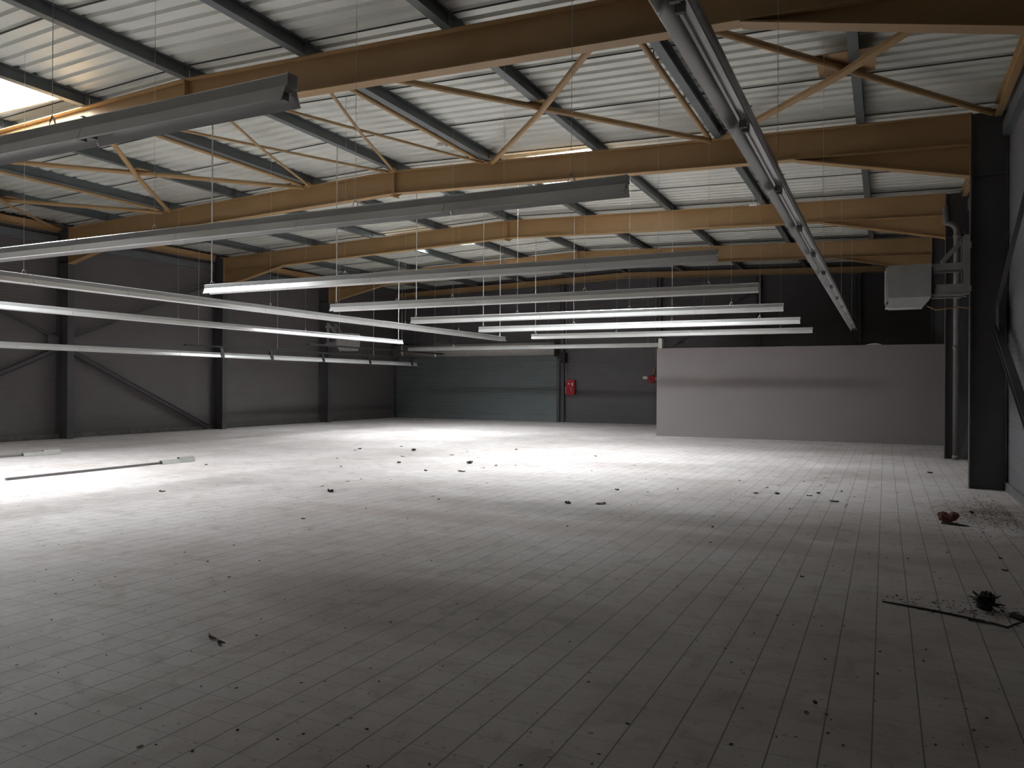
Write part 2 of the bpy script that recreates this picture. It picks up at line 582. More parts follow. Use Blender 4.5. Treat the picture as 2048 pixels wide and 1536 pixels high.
# ------------------------------------------------------------------ portal frames
ORD = {0: 'rafter above the viewer, nearest the camera', 1: 'front', 2: 'second', 3: 'third', 4: 'fourth'}
RD = 0.50
for i, y in enumerate(FR):
    lab = {0: 'tan steel roof rafter just behind the view, nearest the rear wall',
           1: 'large tan steel roof rafter crossing the very top of the picture',
           2: 'tan steel roof rafter, second from the front, ending at the heater column',
           3: 'tan steel roof rafter, third from the front, ending behind the downpipe',
           4: 'tan steel roof rafter, last full one before the far gable'}[i]
    r = thing('roof_rafter', lab, 'rafter', (XM, y, ZA), 0, 'tan portal rafters')
    b = MB()
    pr = iprof(RD, 0.20, 0.016, 0.012)
    b.prism(pr, (XL + 0.012, y, topz(XL)), (XM - 0.013, y, ZA), (0, 1, 0), (0, 0, 1))
    b.prism(pr, (XM + 0.013, y, ZA), (XR - 0.012, y, topz(XR)), (0, 1, 0), (0, 0, 1))
    child(b, 'beam', M_TAN, r)
    # ridge splice: two end plates with a little pointed foot
    b = MB()
    b.box(XM - 0.0125, XM + 0.0125, y - 0.10, y + 0.10, ZA - RD - 0.07, ZA - 0.005)
    child(b, 'ridge_plate', M_TAN, r)
    b = MB()
    b.prism([(-0.20, 0), (0.20, 0), (0.03, -0.07), (-0.03, -0.07)], (XM, y - 0.005, ZA - RD), (XM, y + 0.005, ZA - RD), (1, 0, 0), (0, 0, 1))
    child(b, 'ridge_gusset', M_TAN, r)
    for sx, xe in ((-1, XL), (1, XR)):
        # haunch: tapered web with its own bottom flange
        xs0 = xe - sx * 0.013
        xs1 = xe - sx * 2.62
        za, zb = topz(xe) - RD, topz(xs1) - RD
        zlow = topz(xe) - 0.975
        b = MB()
        b.add([(xs0, y - 0.006, za), (xs1, y - 0.006, zb), (xs0, y - 0.006, zlow), (xs0, y + 0.006, za), (xs1, y + 0.006, zb), (xs0, y + 0.006, zlow)],
              [(0, 1, 2), (3, 5, 4), (0, 3, 4, 1), (1, 4, 5, 2), (2, 5, 3, 0)])
        b.add([(xs0, y - 0.1, zlow), (xs1, y - 0.1, zb), (xs1, y + 0.1, zb), (xs0, y + 0.1, zlow),
               (xs0, y - 0.1, zlow - 0.018), (xs1, y - 0.1, zb - 0.018), (xs1, y + 0.1, zb - 0.018), (xs0, y + 0.1, zlow - 0.018)],
              [(0, 1, 2, 3), (7, 6, 5, 4), (0, 4, 5, 1), (1, 5, 6, 2), (2, 6, 7, 3), (3, 7, 4, 0)])
        child(b, 'haunch', M_TAN, r)
        b = MB()
        q0, q1 = sorted((xe, xe - sx * 0.012))
        b.box(q0 + (0.0005 if sx < 0 else 0), q1 - (0.0005 if sx > 0 else 0), y - 0.1, y + 0.1, zlow - 0.04, topz(xe))
        child(b, 'end_plate', M_TAN, r)
        # column
        side = 'left' if sx < 0 else 'right'
        pos = {0: 'beside the camera', 1: 'nearest the camera', 2: 'second from the front', 3: 'third from the front', 4: 'fourth from the front'}[i]
        extra = {('right', 2): 'tall dark steel column on the right carrying the white heater',
                 ('right', 3): 'dark steel column on the right with the grey downpipe in front of it',
                 ('right', 1): 'dark steel column cut by the right edge of the picture',
                 ('right', 4): 'dark steel column on the right, hidden behind the partition wall',
                 ('left', 2): 'dark steel column on the left wall, leftmost in the picture, braces meeting on it',
                 ('left', 3): 'dark steel column on the left wall with a brace foot at its base',
                 ('left', 4): 'dark steel column on the left wall carrying the small far heater'}
        cl = extra.get((side, i), 'dark steel column on the %s wall, %s' % (side, pos))
        co = thing('steel_column', cl, 'column', (xe, y, 0), 0, 'dark columns along the %s wall' % side)
        b = MB()
        D = 0.505
        pi_ = iprof(D, 0.20, 0.016, 0.012)
        b.prism(pi_, (xe, y, 0.0), (xe, y, topz(xe)), (0, 1, 0), (-sx, 0, 0))
        child(b, 'shaft', M_COL, co)
        b = MB()
        x0, x1 = sorted((xe, xe + sx * D))
        b.box(x0 + 0.017, x1 - 0.017, y - 0.098, y - 0.0065, zlow - 0.02, zlow - 0.005)
        b.box(x0 + 0.017, x1 - 0.017, y + 0.0065, y + 0.098, zlow - 0.02, zlow - 0.005)
        child(b, 'stiffener', M_COL, co)

# small gable rafter and gable posts on the far wall
r = thing('gable_rafter', 'slim tan roof beam running along the top of the far gable wall', 'rafter', (XM, YG - 0.12, ZA))
b = MB()
pr = iprof(0.24, 0.14, 0.012, 0.01)
b.prism(pr, (WL + 0.02, YG - 0.12, topz(WL)), (XM, YG - 0.12, ZA), (0, 1, 0), (0, 0, 1))
b.prism(pr, (XM, YG - 0.12, ZA), (WR - 0.02, YG - 0.12, topz(WR)), (0, 1, 0), (0, 0, 1))
child(b, 'beam', M_TAN, r)
for x, lb in ((-12.52, 'dark wall post beside the roller shutter'), (-8.30, 'dark wall post above the partition end, behind the red bell'),
              (-4.40, 'dark wall post on the far wall above the middle of the partition'), (-0.9, 'dark wall post on the far wall above the partition, rightmost')):
    p = thing('gable_post', lb, 'post', (x, YG - 0.12, 0), 0, 'posts of the far gable wall')
    b = MB()
    b.prism(iprof(0.18, 0.14, 0.012, 0.01), (x + 0.09, YG - 0.12, 0.0), (x + 0.09, YG - 0.12, topz(x) - 0.256), (0, 1, 0), (1, 0, 0))
    child(b, 'shaft', M_COL, p)
for (x0, z0, x1, z1, lb) in ((-8.15, 5.35, -4.5, 2.9, 'dark diagonal brace falling rightwards on the far wall above the partition'),
                             (-8.15, 2.9, -4.5, 5.35, 'dark diagonal brace rising rightwards on the far wall above the partition')):
    yy = YG - 0.028 if z0 > z1 else YG - 0.10
    tag(MB().bar((x0, yy, z0), (x1, yy, z1), 0.05, 0.09, (0, -1, 0)).build('wall_brace', M_COL), lb, 'brace', 'braces of the far wall')

# eaves beams and gutters along the two side walls
for i in range(4):
    y0, y1 = FR[i] + 0.12, FR[i + 1] - 0.12
    bay = ['over the camera', 'between the front and second rafters', 'between the second and third rafters', 'between the third and fourth rafters'][i]
    for sx, xw, side in ((-1, WL, 'left'), (1, WR, 'right')):
        xc = xw - sx * 0.16
        b = MB().prism(iprof(0.20, 0.10, 0.01, 0.008), (xc, y0, topz(xw) + 0.10), (xc, y1, topz(xw) + 0.10), (1, 0, 0), (0, 0, 1))
        tag(b.build('eaves_beam', M_TAN), 'tan steel eaves beam along the top of the %s wall %s' % (side, bay), 'beam', 'eaves beams')
        b = MB().box(min(xw - sx * 0.001, xw - sx * 0.10), max(xw - sx * 0.001, xw - sx * 0.10), y0, y1, topz(xw) - 0.42, topz(xw) - 0.20)
        tag(b.build('eaves_channel', M_PURLIN), 'dark steel channel high on the %s wall %s' % (side, bay), 'channel', 'dark eaves channels')

# ------------------------------------------------------------------ purlins
RANK = ['', 'first', 'second', 'third', 'fourth']
BAYS = [(YB + 0.02, FR[0], 'behind the camera'), (FR[0], FR[1], 'in front of the nearest rafter'), (FR[1], FR[2], 'between the front and second rafters'),
        (FR[2], FR[3], 'between the second and third rafters'), (FR[3], FR[4], 'between the third and fourth rafters'),
        (FR[4], YG - 0.02, 'beyond the fourth rafter')]
PH = 0.20
for n in range(-4, 5):
    x = XM + n * DX
    where = 'under the ridge' if n == 0 else '%s to the %s of the ridge' % (RANK[abs(n)], 'left' if n < 0 else 'right')
    for bi, (y0, y1, bl) in enumerate(BAYS):
        if bi == 0:
            continue
        p = thing('roof_purlin', 'blue-grey steel purlin, %s, %s' % (where, bl), 'purlin', (x, (y0 + y1) / 2, deckz(x)), 0, 'blue-grey roof purlins')
        b = MB()
        tiltup = Vector((0, 0, 1))
        b.prism(iprof(PUR - 0.002, 0.13, 0.011, 0.008), (x, y0 + 0.012, deckz(x) - 0.001), (x, y1 - 0.012, deckz(x) - 0.001), (1, 0, 0), tiltup)
        child(b, 'beam', M_PURLIN, p)
        if bi < 5:
            b = MB().box(x + 0.008, x + 0.016, y1 - 0.09, y1 - 0.014, topz(x) + 0.001 + 0.011, topz(x) + PUR - 0.014)
            child(b, 'cleat', M_PURLIN, p)

# ------------------------------------------------------------------ roof bracing between the front and second rafters
YA, YC = FR[1] + 0.0, FR[2] - 0.0
ND = [WL + 0.1, XM - 3 * DX, XM - DX, XM, XM + DX, XM + 3 * DX, WR - 0.12]


def zb(x):
    return topz(x) - 0.056


def brace(a, b, lb, kind='tube', r=0.045, sag=0.0):
    """thing with a bar and an end plate at each rafter; a sagging brace passes under the one it crosses"""
    a = Vector((a[0], a[1], zb(a[0])))
    b = Vector((b[0], b[1], zb(b[0])))
    d = (b - a).normalized()
    a2, b2 = a + d * 0.20, b - d * 0.20
    mid = (a + b) / 2 - Vector((0, 0, sag))
    root = thing('roof_brace', lb, 'brace', mid, 0, 'tan roof bracing between the front and second rafters')
    m = MB()
    if kind == 'tube':
        m.tube([a2, mid, b2] if sag else [a2, b2], r, 10)
    else:
        for p, q in ((a2, mid), (mid, b2)):
            e = (q - p).normalized()
            s_ = e.cross(Vector((0, 0, 1))) * (r - 0.004)
            m.bar(p, q, r * 2, 0.008)
            m.bar(p + Vector((0, 0, 0.025)) - s_, q + Vector((0, 0, 0.025)) - s_, 0.008, 0.05)
    child(m, 'bar', M_TAN, root)
    for p, q in ((a, a2), (b, b2)):
        e = (q - p).normalized()
        k = 0.105 / abs(e.y)
        child(MB().bar(p + e * k + Vector((0, 0, 0.03)), p + e * 0.42 + Vector((0, 0, 0.03)), 0.11, 0.008), 'end_plate', M_TAN, root)
    return root


PN = ['at the left wall', 'second from the left wall', 'just left of the ridge', 'just right of the ridge', 'left of the big gusset panel', 'at the right wall']
for k in range(6):
    x0, x1 = ND[k], ND[k + 1]
    wide = (x1 - x0) > 3
    r_ = 0.048 if wide else 0.026
    brace((x0, YA), (x1, YC), 'tan steel roof brace running away rightwards, panel %s' % PN[k], 'tube', r_)
    # falls the other way and passes just under the first brace
    brace((x1, YA), (x0, YC), 'tan steel roof brace running away leftwards, panel %s' % PN[k], 'flat' if k in (0, 5) else 'tube', 0.06 if k in (0, 5) else r_, 2.2 * r_ + 0.006)
    if wide:
        xc, yc = (x0 + x1) / 2, (YA + YC) / 2
        if k == 5:
            g = MB().box(xc - 0.30, xc + 0.42, yc - 0.40, yc + 0.40, zb(xc) + 0.055, zb(xc) + 0.065)
            tag(g.build('gusset_plate', M_TAN), 'large square tan gusset plate where the braces cross at upper right', 'gusset')
        else:
            g = MB().box(xc - 0.16, xc + 0.16, yc - 0.14, yc + 0.14, zb(xc) + 0.055, zb(xc) + 0.065)
            tag(g.build('gusset_plate', M_TAN), 'small tan gusset plate at the brace crossing, panel %s' % PN[k], 'gusset')
for n, lb in ((-3, 'third left of the ridge'), (-1, 'first left of the ridge'), (1, 'first right of the ridge'), (3, 'third right of the ridge')):
    x = XM + n * DX
    s = thing('roof_strut', 'tan steel strut running under the purlin %s' % lb, 'strut', (x, (YA + YC) / 2, zb(x)), 0, 'tan roof struts')
    xo = x - 0.16
    b = MB().tube([(xo, YA + 0.12, zb(xo) + 0.06), (xo, YC - 0.12, zb(xo) + 0.06)], 0.042, 10)
    child(b, 'bar', M_TAN, s)
    for yy in (YA + 1.9, YA + 3.75):
        b = MB().box(xo - 0.035, xo + 0.10, yy - 0.03, yy + 0.03, zb(xo) + 0.098, zb(xo) + 0.106)
        b.box(xo - 0.035, xo - 0.027, yy - 0.03, yy + 0.03, zb(xo) + 0.10, zb(xo) + 0.27)
        child(b, 'bracket', M_TAN, s)

# ------------------------------------------------------------------ wall bracing (meets at mid height of the second column)
for sx, xw, side in ((-1, WL, 'left'), (1, WR, 'right')):
    xb = xw - sx * 0.17
    for (ya, z0, yb, z1, lb) in ((FR[1] + 0.12, 5.1, FR[2] - 0.15, 2.82, 'upper brace in front of the second column'),
                                 (FR[1] + 0.12, 0.12, FR[2] - 0.15, 2.52, 'lower brace in front of the second column'),
                                 (FR[2] + 0.15, 2.82, FR[3] - 0.12, 5.1, 'upper brace between the second and third columns'),
                                 (FR[2] + 0.15, 2.52, FR[3] - 0.40, 0.10, 'lower brace between the second and third columns')):
        r_ = thing('wall_brace', 'dark steel %s, %s wall' % (lb, side), 'brace', (xb, (ya + yb) / 2, (z0 + z1) / 2), 0, 'dark wall braces')
        thin = 'upper' in lb
        bw_ = 0.045 if thin else 0.10
        b = MB().bar((xb, ya, z0), (xb, yb, z1), bw_, 0.012, (1, 0, 0))
        d = (Vector((xb, yb, z1)) - Vector((xb, ya, z0))).normalized()
        nn = d.cross(Vector((1, 0, 0))).normalized()
        for sgn in (-1, 1):
            off = nn * (bw_ / 2 + 0.006) * sgn
            b.bar(Vector((xb, ya, z0)) + off, Vector((xb, yb, z1)) + off, 0.012, bw_, (1, 0, 0))
        child(b, 'bar', M_COL, r_)
    g = MB().box(xb - 0.006, xb + 0.006, FR[2] - 0.45, FR[2] - 0.105, 2.42, 2.92)
    tag(g.build('gusset_plate', M_COL), 'dark gusset plate halfway up the second column, %s wall' % side, 'gusset')

# ------------------------------------------------------------------ roller shutter on the far wall
dr = bpy.data.objects.new('door_1', None)
C.objects.link(dr)
dr.location = (-16.9, YG, 0)
struct(dr)
DX0, DX1 = -21.0, -12.74
b = MB()
n = 32
prof = []
for i in range(n + 1):
    z = 0.30 + (2.90 - 0.30) * i / n
    prof.append((0.0, z))
    if i < n:
        prof.append((0.022, z + 0.02))
        prof.append((0.022, z + 0.055))
pts = [(YG - 0.16 - p, z) for p, z in prof] + [(YG - 0.13, 2.90), (YG - 0.13, 0.30)]
m_ = len(pts)
vs = [(DX0, y, z) for y, z in pts] + [(DX1, y, z) for y, z in pts]
b.add(vs, [(i, (i + 1) % m_, m_ + (i + 1) % m_, m_ + i) for i in range(m_)] + [tuple(range(m_ - 1, -1, -1)), tuple(range(m_, 2 * m_))])
child(b, 'shutter_curtain', M_SHUT, dr)
b = MB().box(DX0, DX1, YG - 0.18, YG - 0.12, 0.0, 0.13)
b.box(DX0, DX1, YG - 0.20, YG - 0.12, 0.13, 0.16)
b.box(DX0, DX1, YG - 0.17, YG - 0.12, 0.16, 0.30)
child(b, 'bottom_bar', M_SHUT, dr)
for x0, x1 in ((WL + 0.005, DX0), (DX1, DX1 + 0.12)):
    child(MB().box(x0, x1, YG - 0.24, YG - 0.06, 0, 2.9), 'guide_rail', M_COL, dr)
b = MB()
nn = 14
ring = [(YG - 0.33 + 0.28 * math.cos(2 * PI * k / nn), 3.16 + 0.28 * math.sin(2 * PI * k / nn)) for k in range(nn)]
vs = [(DX0 + 0.02, y, z) for y, z in ring] + [(DX1 + 0.02, y, z) for y, z in ring]
b.add(vs, [(i, (i + 1) % nn, nn + (i + 1) % nn, nn + i) for i in range(nn)] + [tuple(range(nn - 1, -1, -1)), tuple(range(nn, 2 * nn))])
child(b, 'shutter_roll', M_HOOD, dr, True)
b = MB().box(DX1 + 0.025, DX1 + 0.05, YG - 0.62, YG - 0.02, 2.82, 3.47)
child(b, 'roll_bracket', M_COL, dr)
b = MB().box(DX1 + 0.21, DX1 + 0.42, YG - 0.34, YG - 0.06, 2.55, 2.98)
b.box(DX1 + 0.05, DX1 + 0.21, YG - 0.30, YG - 0.10, 2.72, 2.90)
child(b, 'motor', M_BLACK, dr)

# ------------------------------------------------------------------ partition wall on the right
PX0, PY, PZ = -6.55, 24.20, 2.78
b = MB().box(PX0, XR + 0.5, PY, PY + 0.10, 0, PZ)
struct(b.build('wall_partition', M_PART))
b = MB().box(PX0, PX0 + 0.10, PY + 0.1005, YG - 0.06, 0, PZ)
struct(b.build('wall_partition_side', M_PART))
tag(MB().box(PX0 + 0.02, PX0 + 0.14, PY - 0.002 + 0.1, PY + 0.34, PZ + 0.001, PZ + 0.32).build('lamp_box', M_LAMPDOT),
    'small white box standing on the left end of the partition wall', 'box')
b = MB()
b.tube([(PX0 + 6.05, PY + 0.05, PZ + 0.012), (PX0 + 6.30, PY + 0.06, PZ + 0.03), (PX0 + 6.45, PY + 0.05, PZ + 0.012)], [0.01, 0.035, 0.01], 6)
tag(b.build('paper_scrap', M_LAMPDOT), 'white crumpled scrap lying on top of the partition wall', 'scrap')

# ------------------------------------------------------------------ red fire post and bell, conduit
hy = YG - 0.005
h = thing('fire_hose_cabinet', 'red fire equipment box with pale marks, on the far wall beside the shutter', 'fire cabinet', (-12.13, hy, 1.5))
b = MB()
ring = []
for (cx, cz, a0) in ((0.13, 0.26, 0), (-0.13, 0.26, 90), (-0.13, -0.26, 180), (0.13, -0.26, 270)):
    for q in range(4):
        a = math.radians(a0 + q * 30)
        ring.append((cx + 0.06 * math.cos(a), cz + 0.06 * math.sin(a)))
b.prism(ring, (-12.13, hy - 0.20, 1.5), (-12.13, hy, 1.5), (1, 0, 0), (0, 0, 1))
child(b, 'body', M_RED, h)
child(MB().box(-12.23, -12.15, hy - 0.207, hy - 0.2005, 1.62, 1.68), 'label', M_PALE, h)
child(MB().box(-12.06, -12.01, hy - 0.207, hy - 0.2005, 1.56, 1.70), 'label', M_PALE, h)
b = MB().bar((-12.15, hy - 0.205, 1.50), (-12.08, hy - 0.205, 1.50), 0.02, 0.006)
b.bar((-12.10, hy - 0.205, 1.50), (-12.07, hy - 0.205, 1.32), 0.02, 0.006, (0, 1, 0))
child(b, 'handle', M_PALE, h)
tag(MB().box(-12.42, -12.34, hy - 0.05, hy, 1.22, 1.52).build('junction_box', M_PALE), 'narrow white box on the far wall, left of the red fire box', 'junction box')
tag(MB().tube([(-12.40, hy - 0.02, 1.70), (-12.40, hy - 0.02, 5.6)], 0.022, 8).build('conduit', M_HOOD), 'thin pale conduit rising up the far wall from the red fire box', 'conduit')
h = thing('alarm_bell', 'round red bell on the far wall beside the partition edge', 'bell', (-8.62, hy, 1.86))
b = MB().tube([(-8.62, hy, 1.86), (-8.62, hy - 0.06, 1.86), (-8.62, hy - 0.10, 1.86)], [0.17, 0.16, 0.09], 16)
child(b, 'gong', M_RED, h)
b = MB().tube([(-8.62, hy - 0.101, 1.86), (-8.62, hy - 0.12, 1.86)], 0.045, 10)
child(b, 'centre_boss', M_BLACK, h)
child(MB().box(-8.98, -8.80, hy - 0.05, hy, 1.86, 1.97), 'label', M_PALE, h)
child(MB().box(-8.47, -8.40, hy - 0.05, hy, 1.80, 1.94), 'label', M_PALE, h)
tag(MB().tube([(-8.55, hy - 0.02, 2.04), (-8.44, hy - 0.02, 2.5), (-8.44, hy - 0.02, 5.2)], 0.022, 8).build('conduit', M_TAN),
    'thin tan conduit rising up the far wall above the red bell', 'conduit')
h = thing('corner_siren', 'small unit with a shiny white face, high in the far left corner', 'siren', (-20.95, YG - 0.30, 5.62))
child(MB().box(-21.06, -20.88, YG - 0.36, YG - 0.001, 5.25, 5.56), 'body', M_BLACK, h)
child(MB().tube([(-20.95, YG - 0.37, 5.62), (-20.95, YG - 0.26, 5.62)], [0.055, 0.065], 10), 'face', M_LAMPDOT, h)

# ------------------------------------------------------------------ downpipe by the third column
h = thing('downpipe', 'grey plastic rainwater downpipe in front of the third right-hand column', 'pipe', (1.40, 19.64, 0))
b = MB()
pp = [(1.41, 19.64, 0.0), (1.41, 19.64, 5.02)]
for q in range(1, 7):
    a = q * PI / 12
    pp.append((1.41 - 0.22 * (1 - math.cos(a)), 19.64, 5.02 + 0.22 * math.sin(a)))
pp += [(1.20, 19.64, 5.34), (1.18, 19.64, 5.62)]
b.tube(pp, 0.062, 12)
child(b, 'pipe', M_PIPE, h, True)
for z in (0.02, 2.45, 4.9):
    child(MB().tube([(1.41, 19.64, z), (1.41, 19.64, z + 0.07)], 0.072, 12), 'collar', M_PIPE, h, True)
tag(MB().tube([(1.205, 14.13, 2.84), (1.05, 14.02, 2.86), (0.72, 13.95, 2.82), (0.60, 13.95, 2.885)], 0.012, 6).build('gas_pipe', M_TAN),
    'thin tan pipe linking the white heater to its column', 'pipe')


# ------------------------------------------------------------------ unit heaters
def heater(label, loc, rz, s=1.0, armside=True):
    """louvred face towards -x in local space, bracket towards +x; loc is the mid of the column face"""
    root = thing('unit_heater', label, 'heater', loc, rz, 'wall-hung unit heaters')
    b = MB()
    d = 0.32 * s
    x0, x1 = -1.16 * s, -0.55 * s
    zl, zt = -0.30 * s, 0.37 * s
    # casing with bevelled lower edges
    zm, ch = zl + 0.15 * s, 0.12 * s
    vs = [(x0, -d, zt), (x1, -d, zt), (x1, d, zt), (x0, d, zt), (x0, -d, zm), (x1, -d, zm), (x1, d, zm), (x0, d, zm),
          (x0, -d + ch, zl), (x1 - ch, -d + ch, zl), (x1 - ch, d - ch, zl), (x0, d - ch, zl)]
    b.add(vs, [(0, 1, 2, 3), (0, 4, 5, 1), (1, 5, 6, 2), (2, 6, 7, 3), (3, 7, 4, 0), (4, 8, 9, 5), (5, 9, 10, 6), (6, 10, 11, 7), (7, 11, 8, 4), (11, 10, 9, 8)])
    b.build('casing', M_WHITE, root)
    MB().box(-0.022 * s, -0.0005, -0.30 * s, 0.30 * s, 0.60 * s, 0.68 * s).build('crossbar', M_BRACK, root)
    MB().box(-0.022 * s, -0.0005, -0.30 * s, 0.30 * s, -0.08 * s, 0.0).build('crossbar', M_BRACK, root)
    b = MB()
    b.prism([(x0 - 0.035 * s, zt - 0.03), (x0 - 0.001, zt), (x0 - 0.001, zt - 0.04), (x0 - 0.02 * s, zt - 0.05)], (0, -d, 0), (0, d, 0), (1, 0, 0), (0, 0, 1))
    b.box(x0 - 0.04 * s, x0 - 0.001, -d, -d + 0.03, zm, zt - 0.02)
    b.box(x0 - 0.04 * s, x0 - 0.001, d - 0.03, d, zm, zt - 0.02)
    b.box(x0 - 0.045 * s, x0 - 0.001, -d + ch, d - ch, zl + 0.01, zl + 0.06 * s)
    b.build('front_frame', M_LOUV, root)
    for k in range(-1, 9):
        z = zl + 0.15 * s + k * 0.055 * s
        dl = d if k >= 0 else d - ch + 0.03
        b = MB().prism([(x0 - 0.055 * s, z), (x0 - 0.045 * s, z), (x0 - 0.002, z + 0.045 * s), (x0 - 0.002, z + 0.055 * s)], (0, -dl + 0.031, 0), (0, dl - 0.031, 0), (1, 0, 0), (0, 0, 1))
        b.build('louvre', M_LOUV, root)
    for yy in (-0.26 * s, 0.18 * s):
        b = MB()
        b.box(-0.10 * s, -0.0225 * s, yy, yy + 0.07 * s, -0.12 * s, 0.80 * s)
        b.build('bracket_post', M_BRACK, root)
        b = MB()
        b.box(x1 + 0.001 - 0.10 * s * 0, -0.1005 * s, yy, yy + 0.07 * s, 0.28 * s, 0.37 * s)
        b.build('bracket_arm', M_BRACK, root)
        b = MB()
        b.box(x1 + 0.07 * s, -0.1005 * s, yy, yy + 0.07 * s, -0.11 * s, 0.04 * s)
        b.box(x1 + 0.03 * s, -0.1005 * s, yy - 0.01, yy + 0.08 * s, -0.135 * s, -0.111 * s)
        b.build('bracket_arm', M_BRACK, root)
        b = MB().bar((-0.10 * s, yy + 0.035 * s, 0.76 * s), (x1 + 0.14 * s, yy + 0.035 * s, 0.39 * s), 0.05 * s, 0.05 * s, (0, 1, 0))
        b.build('bracket_stay', M_BRACK, root)
    b = MB().box(x1 + 0.001, x1 + 0.03, -d + 0.05, d - 0.05, zl + 0.2 * s, zt - 0.05)
    b.build('back_panel', M_COL, root)
    return root


heater('white unit heater on an arm bracket, high on the right-hand column', (XR, FR[2] - 0.02, 3.18), 0, 1.0)
heater('small far white unit heater with louvres, on a column of the left wall', (XL, FR[4] + 0.02, 3.25), PI, 1.05)


# ------------------------------------------------------------------ suspended light rails
SEG = 1.56
HZ = 3.02      # underside of the reflectors


def refl_profile():
    t = 0.0025
    out = [(-0.078, 0.007), (-0.070, 0.0), (-0.036, 0.078), (0.036, 0.078), (0.070, 0.0), (0.078, 0.007)]
    top = [(0.078, 0.007 + t), (0.0715, t + 0.002), (0.039, 0.078 + t * 1.5), (-0.039, 0.078 + t * 1.5), (-0.0715, t + 0.002), (-0.078, 0.007 + t)]
    return out + top


def light_rail(label, n, loc, rz, wires, group='suspended light rails', SEG=SEG, pend=False):
    """rail of n reflector lengths running along +x from its start"""
    root = thing('light_rail', label, 'light fixture', loc, rz, group)
    L = n * SEG
    b = MB().prism([(-0.034, 0.084), (0.034, 0.084), (0.034, 0.140), (0.026, 0.148), (-0.026, 0.148), (-0.034, 0.140)], (0, 0, 0), (L, 0, 0), (0, 1, 0), (0, 0, 1))
    b.build('trunking', M_TRUNK, root)
    for e in (0, 1):
        x0 = -0.006 if e == 0 else L + 0.0005
        MB().box(x0, x0 + 0.0055, -0.036, 0.036, 0.082, 0.149).build('end_cap', M_TRUNK, root)
    for k in range(n):
        a, c = k * SEG + 0.004, (k + 1) * SEG - 0.004
        r = MB().prism(refl_profile(), (a, 0, 0), (c, 0, 0), (0, 1, 0), (0, 0, 1)).build('reflector', M_RAIL, root)
        b = MB()
        for s in (-1, 1):
            b.prism([(-0.007, 0.062), (0.007, 0.062), (0.009, 0.0775), (-0.009, 0.0775)], (a + 0.01, s * 0.021, 0), (c - 0.01, s * 0.021, 0), (0, 1, 0), (0, 0, 1))
        b.build('gear_tray', M_TRUNK, r)
        for xx in (a + 0.03, c - 0.055):
            MB().box(xx, xx + 0.024, -0.020, 0.020, 0.020, 0.0615).build('lamp_holder', M_BRACK, r)
    # joint straps
    for k in range(1, n):
        MB().box(k * SEG - 0.012, k * SEG + 0.012, -0.040, 0.040, 0.1485, 0.1525).build('joint_strap', M_HOOK, root)
    ang = rz
    for x in wires:
        wx = loc[0] + math.cos(ang) * x
        zt = (deckz(wx) - loc[2]) - 0.004
        thick = pend and x == wires[0]
        b = MB().tube([(x, 0, 0.214), (x, 0, zt)], 0.011 if thick else 0.0022, 6)
        b.build('hanger_wire', M_WIRE, root)
        b = MB().tube([(x - 0.03, 0, 0.153), (x - 0.02, 0, 0.185), (x, 0, 0.214), (x + 0.02, 0, 0.185), (x + 0.03, 0, 0.153)], 0.005, 6)
        b.build('hook', M_HOOK, root)
    return root


ROWS = [(-9.54, 5, 5.58, 'long dim light rail hanging across the picture, second from the front'),
        (-9.78, 5, 9.02, 'suspended light rail hanging third from the front, its bright left end over the left columns'),
        (-9.84, 5, 12.20, 'suspended light rail hanging fourth from the front'),
        (-10.05, 5, 15.40, 'suspended light rail hanging fifth from the front'),
        (-9.97, 5, 18.62, 'brightly shining suspended light rail, sixth from the front'),
        (-9.90, 5, 21.95, 'suspended light rail just above the partition top, seventh from the front')]
xend = -1.74
for x0, n, y, lb in ROWS:
    light_rail(lb, n, (x0, y, HZ), 0, (0.12, 2.75, 5.3, 7.35), SEG=(xend - x0) / n, pend=y > 6)
light_rail('nearest light rail, large and dark against the roof at upper left', 6, (-2.72 - 6 * SEG, 3.05, HZ), 0, (0.2, 2.6, 5.0, 7.47))
light_rail('farthest thin light rail, in front of the roller shutter top', 7, (-7.50 - 7 * SEG, 28.0, HZ), 0, (0.3, 2.2, 6.5, 10.5))
light_rail('light rail seen from below, running away over the right half of the hall', 13, (-0.72, 21.65 - 13 * SEG, HZ), PI / 2, (0.3, 4.6, 9.2, 13.8, 18.6))
light_rail('light rail running away along the left, uppermost of the three left rails', 12, (-11.25, 22.75 - 12 * SEG, HZ), PI / 2, (18.4, 3.0, 8.0, 12.9, 15.7), pend=True)
light_rail('light rail running away along the left, middle of the three left rails', 12, (-15.55, 23.2 - 12 * SEG, HZ), PI / 2, (18.5, 4.6, 9.0, 13.6), pend=True)
# dropped rail near the left wall with open black trunking above
y0r = 28.4 - 13 * SEG
root = light_rail('lowest light rail along the left wall, hung from black trunking with dark brackets', 13, (-18.30, y0r, 2.38), PI / 2, ())
MB().box(16.1 - y0r, 28.4 - y0r, -0.03, 0.03, 0.30, 0.35).build('upper_channel', M_DARKT, root)
for yy in (17.48, 19.6, 22.2, 25.0, 28.0):
    xx = yy - y0r
    MB().box(xx - 0.07, xx + 0.07, -0.082, 0.082, 0.004, 0.012).build('drop_bracket', M_DARKT, root)
    MB().prism([(-0.085, 0.0), (0.085, 0.0), (0.05, 0.16), (0.012, 0.30), (-0.012, 0.30), (-0.05, 0.16)], (xx - 0.06, 0, 0), (xx + 0.06, 0, 0), (0, 1, 0), (0, 0, 1)).build('drop_bracket', M_DARKT, root)
for yy in (16.6, 19.9, 25.3):
    MB().tube([(yy - y0r, 0, 0.35), (yy - y0r, 0, deckz(-18.3) - 2.38 - 0.004)], 0.011 if yy > 25 else 0.005, 6).build('hanger_wire', M_TRUNK, root)
